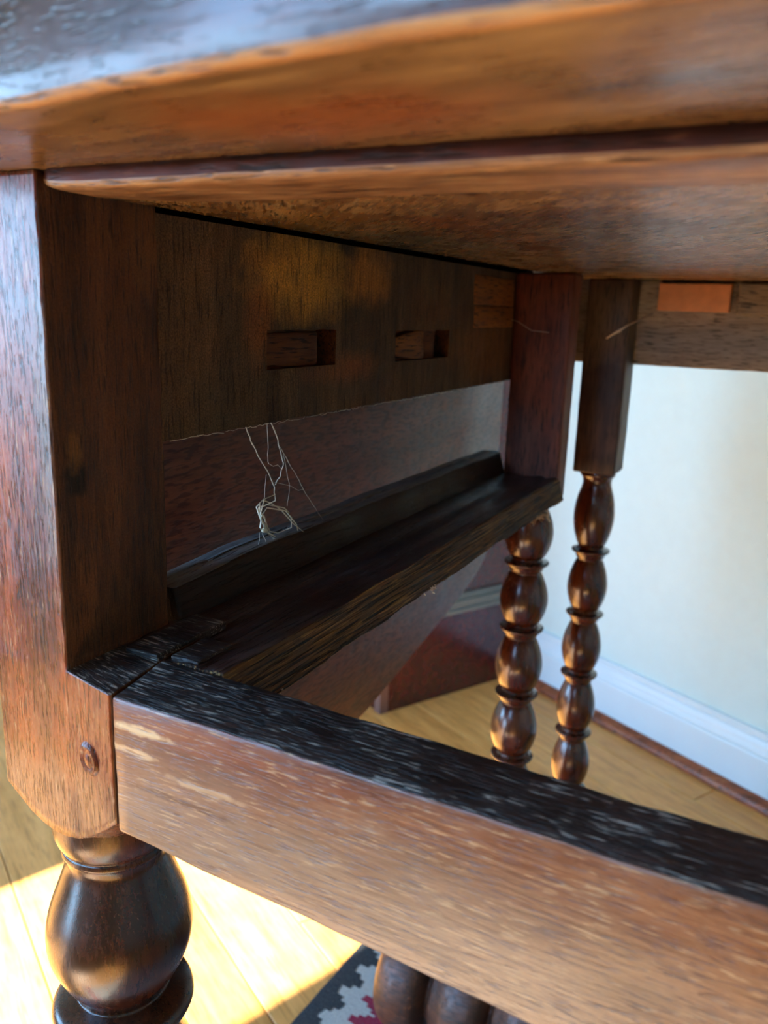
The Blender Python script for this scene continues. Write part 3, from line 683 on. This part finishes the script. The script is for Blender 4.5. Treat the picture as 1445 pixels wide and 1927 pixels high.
# ------------------------------------------------------------------ cobweb and the dried spider in it
cw = thing('cobweb', 'dusty cobweb strands hanging from the side board to the runner', 'cobweb', (-0.004, 0.135, 0.545))
W = {'w1': [(0.1087, 0.6022), (0.1132, 0.5947), (0.1199, 0.5854), (0.126, 0.5785), (0.1289, 0.5749), (0.1316, 0.5705), (0.1323, 0.566)],
     'w2': [(0.1289, 0.6022), (0.1356, 0.59), (0.139, 0.5805), (0.1377, 0.5775), (0.1356, 0.5734), (0.1323, 0.5708)],
     'w3': [(0.1356, 0.59), (0.1404, 0.5839), (0.1475, 0.5755), (0.1549, 0.5673), (0.1626, 0.5587), (0.1707, 0.5502), (0.1783, 0.5426)],
     'w4': [(0.127, 0.6016), (0.126, 0.5863), (0.127, 0.5819), (0.1309, 0.5801), (0.1343, 0.5804), (0.1377, 0.5775)],
     'w5': [(0.125, 0.5771), (0.1237, 0.5661)], 'w6': [(0.139, 0.5844), (0.144, 0.5704), (0.1444, 0.5675), (0.1427, 0.5584)],
     'w7': [(0.1323, 0.572), (0.1363, 0.5709), (0.1447, 0.5683), (0.1527, 0.5644), (0.1572, 0.564)],
     'w8': [(0.12, 0.5498), (0.1195, 0.546), (0.1183, 0.5411)], 'w9': [(0.1223, 0.5489), (0.1249, 0.5439), (0.1262, 0.5411)]}
WR = {'w1': .00028, 'w2': .00026, 'w3': .00013, 'w4': .00013, 'w5': .0001, 'w6': .0001, 'w7': .00011, 'w8': .00012, 'w9': .00018}
for key, pts in W.items():
    fine_ = []
    for (a, c), (a2, c2) in zip(pts, pts[1:]):
        for k in range(5):
            t = k / 5; fine_.append((-0.004 + 0.0012 * noise.noise(Vector((a * 90 + t, c * 70, 1))), a + (a2 - a) * t + 0.00025 * noise.noise(Vector((t * 9, a * 900, 0))), c + (c2 - c) * t))
    fine_.append((-0.004, *pts[-1]))
    link('strand', tube(NEW(), fine_, [WR[key] * (0.6 + 0.9 * abs(noise.noise(Vector((i * 0.9, a * 100, 3)))) + 0.2) for i in range(len(fine_))]), M_web, cw)
bm = NEW()                                              # pale fibres added to imitate the lit rim of the board's lower arris
y = 0.056
while y < 0.43:
    n_ = random.uniform(0.006, 0.02)
    tube(bm, [(0.0002 + random.uniform(-.0003, .0006), y + n_ * i / 5, 0.6017 + random.uniform(-0.0004, 0.0006)) for i in range(6)], random.uniform(0.00006, 0.00018), 4)
    y += n_ * random.uniform(0.75, 1.1)
link('strand', bm, M_web, cw)['kind'] = 'stuff'
sp = thing('dead_spider', 'pale dried long-legged spider curled up in the cobweb', 'spider', (-0.004, 0.1243, 0.5501))
bm = NEW(); bmesh.ops.create_uvsphere(bm, u_segments=12, v_segments=8, radius=0.0016)
for v_ in bm.verts: v_.co = Vector((v_.co.x, v_.co.y * 1.7, v_.co.z * 0.8)) + Vector((-0.004, 0.1243, 0.5502)) + Vector((0, 0, 0.0004 * noise.noise(v_.co * 1500)))
link('body', bm, M_spider, sp)
LG = [[(0.1243, 0.5501), (0.1172, 0.5591), (0.1217, 0.5653), (0.1309, 0.5619), (0.1399, 0.5569), (0.1478, 0.5481), (0.1546, 0.5425)],
      [(0.1243, 0.5505), (0.1185, 0.5565), (0.1185, 0.5624), (0.1256, 0.5645), (0.1323, 0.566), (0.1296, 0.5638), (0.1198, 0.5625)],
      [(0.1249, 0.5499), (0.121, 0.556), (0.123, 0.5615), (0.1269, 0.5621), (0.1378, 0.5585), (0.142, 0.5552)],
      [(0.1256, 0.5502), (0.123, 0.5563), (0.1276, 0.5602), (0.1392, 0.5568), (0.1434, 0.5528), (0.1467, 0.5463), (0.1378, 0.5452), (0.1269, 0.5491)],
      [(0.1256, 0.5494), (0.1393, 0.5417), (0.1515, 0.5431), (0.1478, 0.5481), (0.1413, 0.5558)],
      [(0.1269, 0.5487), (0.1309, 0.5445), (0.1345, 0.5416)],
      [(0.1216, 0.5511), (0.1175, 0.5532), (0.1191, 0.5583), (0.1211, 0.5638), (0.1256, 0.5645)],
      [(0.1243, 0.5509), (0.1204, 0.5581), (0.1191, 0.5611), (0.123, 0.5627)]]
for k, pts in enumerate(LG):
    q = [(-0.004 + 0.0022 * math.sin(i * 1.3 + k), a, c) for i, (a, c) in enumerate(pts)]
    link('leg', tube(NEW(), q, [0.00042 * (1 - 0.5 * i / len(q)) for i in range(len(q))], 6), M_spider, sp)
c2 = tag(link('cobweb', tube(NEW(), [(-0.0013, 0.4475, 0.6503), (0.0063, 0.4468, 0.6485), (0.0176, 0.4475, 0.6421), (0.0305, 0.4515, 0.641)], 0.00018), M_web), 'single fine cobweb thread across the red-brown middle leg block', 'cobweb')
bm = tube(NEW(), [(0.0539, 0.546, 0.6361), (0.0600, 0.5455, 0.6405), (0.0646, 0.5452, 0.6433), (0.0708, 0.5455, 0.648), (0.0852, 0.5770, 0.6581)], [0.0008, 0.0012, 0.0016, 0.0009, 0.0005], 6)
tag(link('cobweb', bm, M_web), 'thick dusty cobweb thread slanting from the dark far leg block to the end rail', 'cobweb')
def tuft(c, n_, s, label):
    bm = NEW()
    for i in range(n_):
        p = Vector(c) + Vector((0, random.uniform(-s, s), random.uniform(-s * .25, s * .1))); q = [p]
        for k in range(4): p = p + Vector((random.uniform(-1, 1), random.uniform(-1, 1), random.uniform(-1, .4))) * s * 0.28; q.append(p)
        tube(bm, q, 0.00022, 4)
    return tag(link('dust_tuft', bm, M_web), label, 'fluff', kind='stuff')
tuft((0.0525, 0.0500, 0.5120), 14, 0.005, 'torn pale fibres hanging at the front end of the runner')
tuft((0.0525, 0.390, 0.5110), 22, 0.010, 'pale fluff clinging under the far end of the runner')
tuft((0.0525, 0.196, 0.5115), 10, 0.005, 'small pale splinters halfway along the runner edge')

# ------------------------------------------------------------------ chest in the corner behind
CH = thing('chest', 'polished dark red wooden chest against the pale wall behind the drop leaf', 'chest', uv(-1.0, 0.81, 0), rz=0)
link('plinth', boxuv(NEW(), -1.30, -0.736, 0.655, VF - 0.035, 0, 0.150), M_chest, CH, False)
bm = NEW()
for (d, z0_, z1_) in ((0.0, 0.150, 0.156), (0.004, 0.156, 0.170), (0.010, 0.170, 0.180)): boxuv(bm, -1.30 + d, -0.733 - d, 0.652 + d, VF - 0.036, z0_, z1_)
link('moulding', bm, M_mould, CH, False)['label'] = 'moulding strip with painted grey-green sheen'
link('body', boxuv(NEW(), -1.285, -0.750, 0.668, VF - 0.035, 0.180, 0.74), M_chest, CH, False)
link('side_panel', boxuv(NEW(), -0.751, -0.746, 0.72, VF - 0.09, 0.23, 0.69), M_chest, CH, False)
link('lid', boxuv(NEW(), -1.30, -0.735, 0.652, VF - 0.035, 0.74, 0.765), M_chest, CH, False)
link('corner_post', boxuv(NEW(), -0.752, -0.735, 0.652, 0.668, 0.0, 0.150), plain('pale_post', H('6a5048'), 0.4), CH, False)

# ------------------------------------------------------------------ rug
t = NT('woven_rug')
sxyz = t.n('ShaderNodeSeparateXYZ'); t.l(t.tc.outputs['Object'], sxyz.inputs[0])
nzw = t.noise(t.tc.outputs['Object'], 55, 3)
xx = t.math('ADD', sxyz.outputs['X'], t.math('MULTIPLY', t.math('SUBTRACT', nzw, 0.5), 0.010)); yy = sxyz.outputs['Y']
def pp(scale, off=0.0):
    return t.math('PINGPONG', t.math('ADD', t.math('MULTIPLY', yy, scale), off), 1.0)
hook = t.math('SNAP', pp(62), 0.34)
d1 = t.math('SUBTRACT', xx, t.math('ADD', 0.017, t.math('MULTIPLY', hook, 0.020)))
isdark = t.rng(d1, -0.001, 0.001, 1, 0)
d2 = t.math('SUBTRACT', xx, t.math('ADD', 0.042, t.math('MULTIPLY', t.math('SNAP', pp(75, 0.4), 0.3), 0.022)))
isred = t.rng(d2, -0.001, 0.001, 0, 1)
col = t.mix(isdark, H('b4b6b2'), H('33373c')); col = t.mix(isred, col, H('8e2440'))
col = t.mix(t.rng(xx, 0.084, 0.088, 0, 1), col, H('b4b6b2'))
wn = t.noise(t.mapping((900, 350, 1)), 1, 2)
col = t.mix(t.rng(wn, 0.4, 0.7, 0, 0.35), col, H('6c6c6a'))
t.l(col, t.b.inputs['Base Color']); t.b.inputs['Roughness'].default_value = 0.95; t.b.inputs['Specular IOR Level'].default_value = 0.1
t.l(t.bump(t.math('ADD', wn, isdark), 0.7, 0.002), t.b.inputs['Normal'])
bm = NEW(); rbox(bm, 0, 0.62, -0.55, 0.27, 0.0, 0.006, 0.002, 0.02, 0.001, 30)
rug = link('rug', bm, t.m); rug.location = (-0.133, 0.30, 0.0); rug.rotation_euler.z = math.radians(-4)
tag(rug, 'woven rug with charcoal, pale grey and crimson stepped pattern under the table', 'rug')
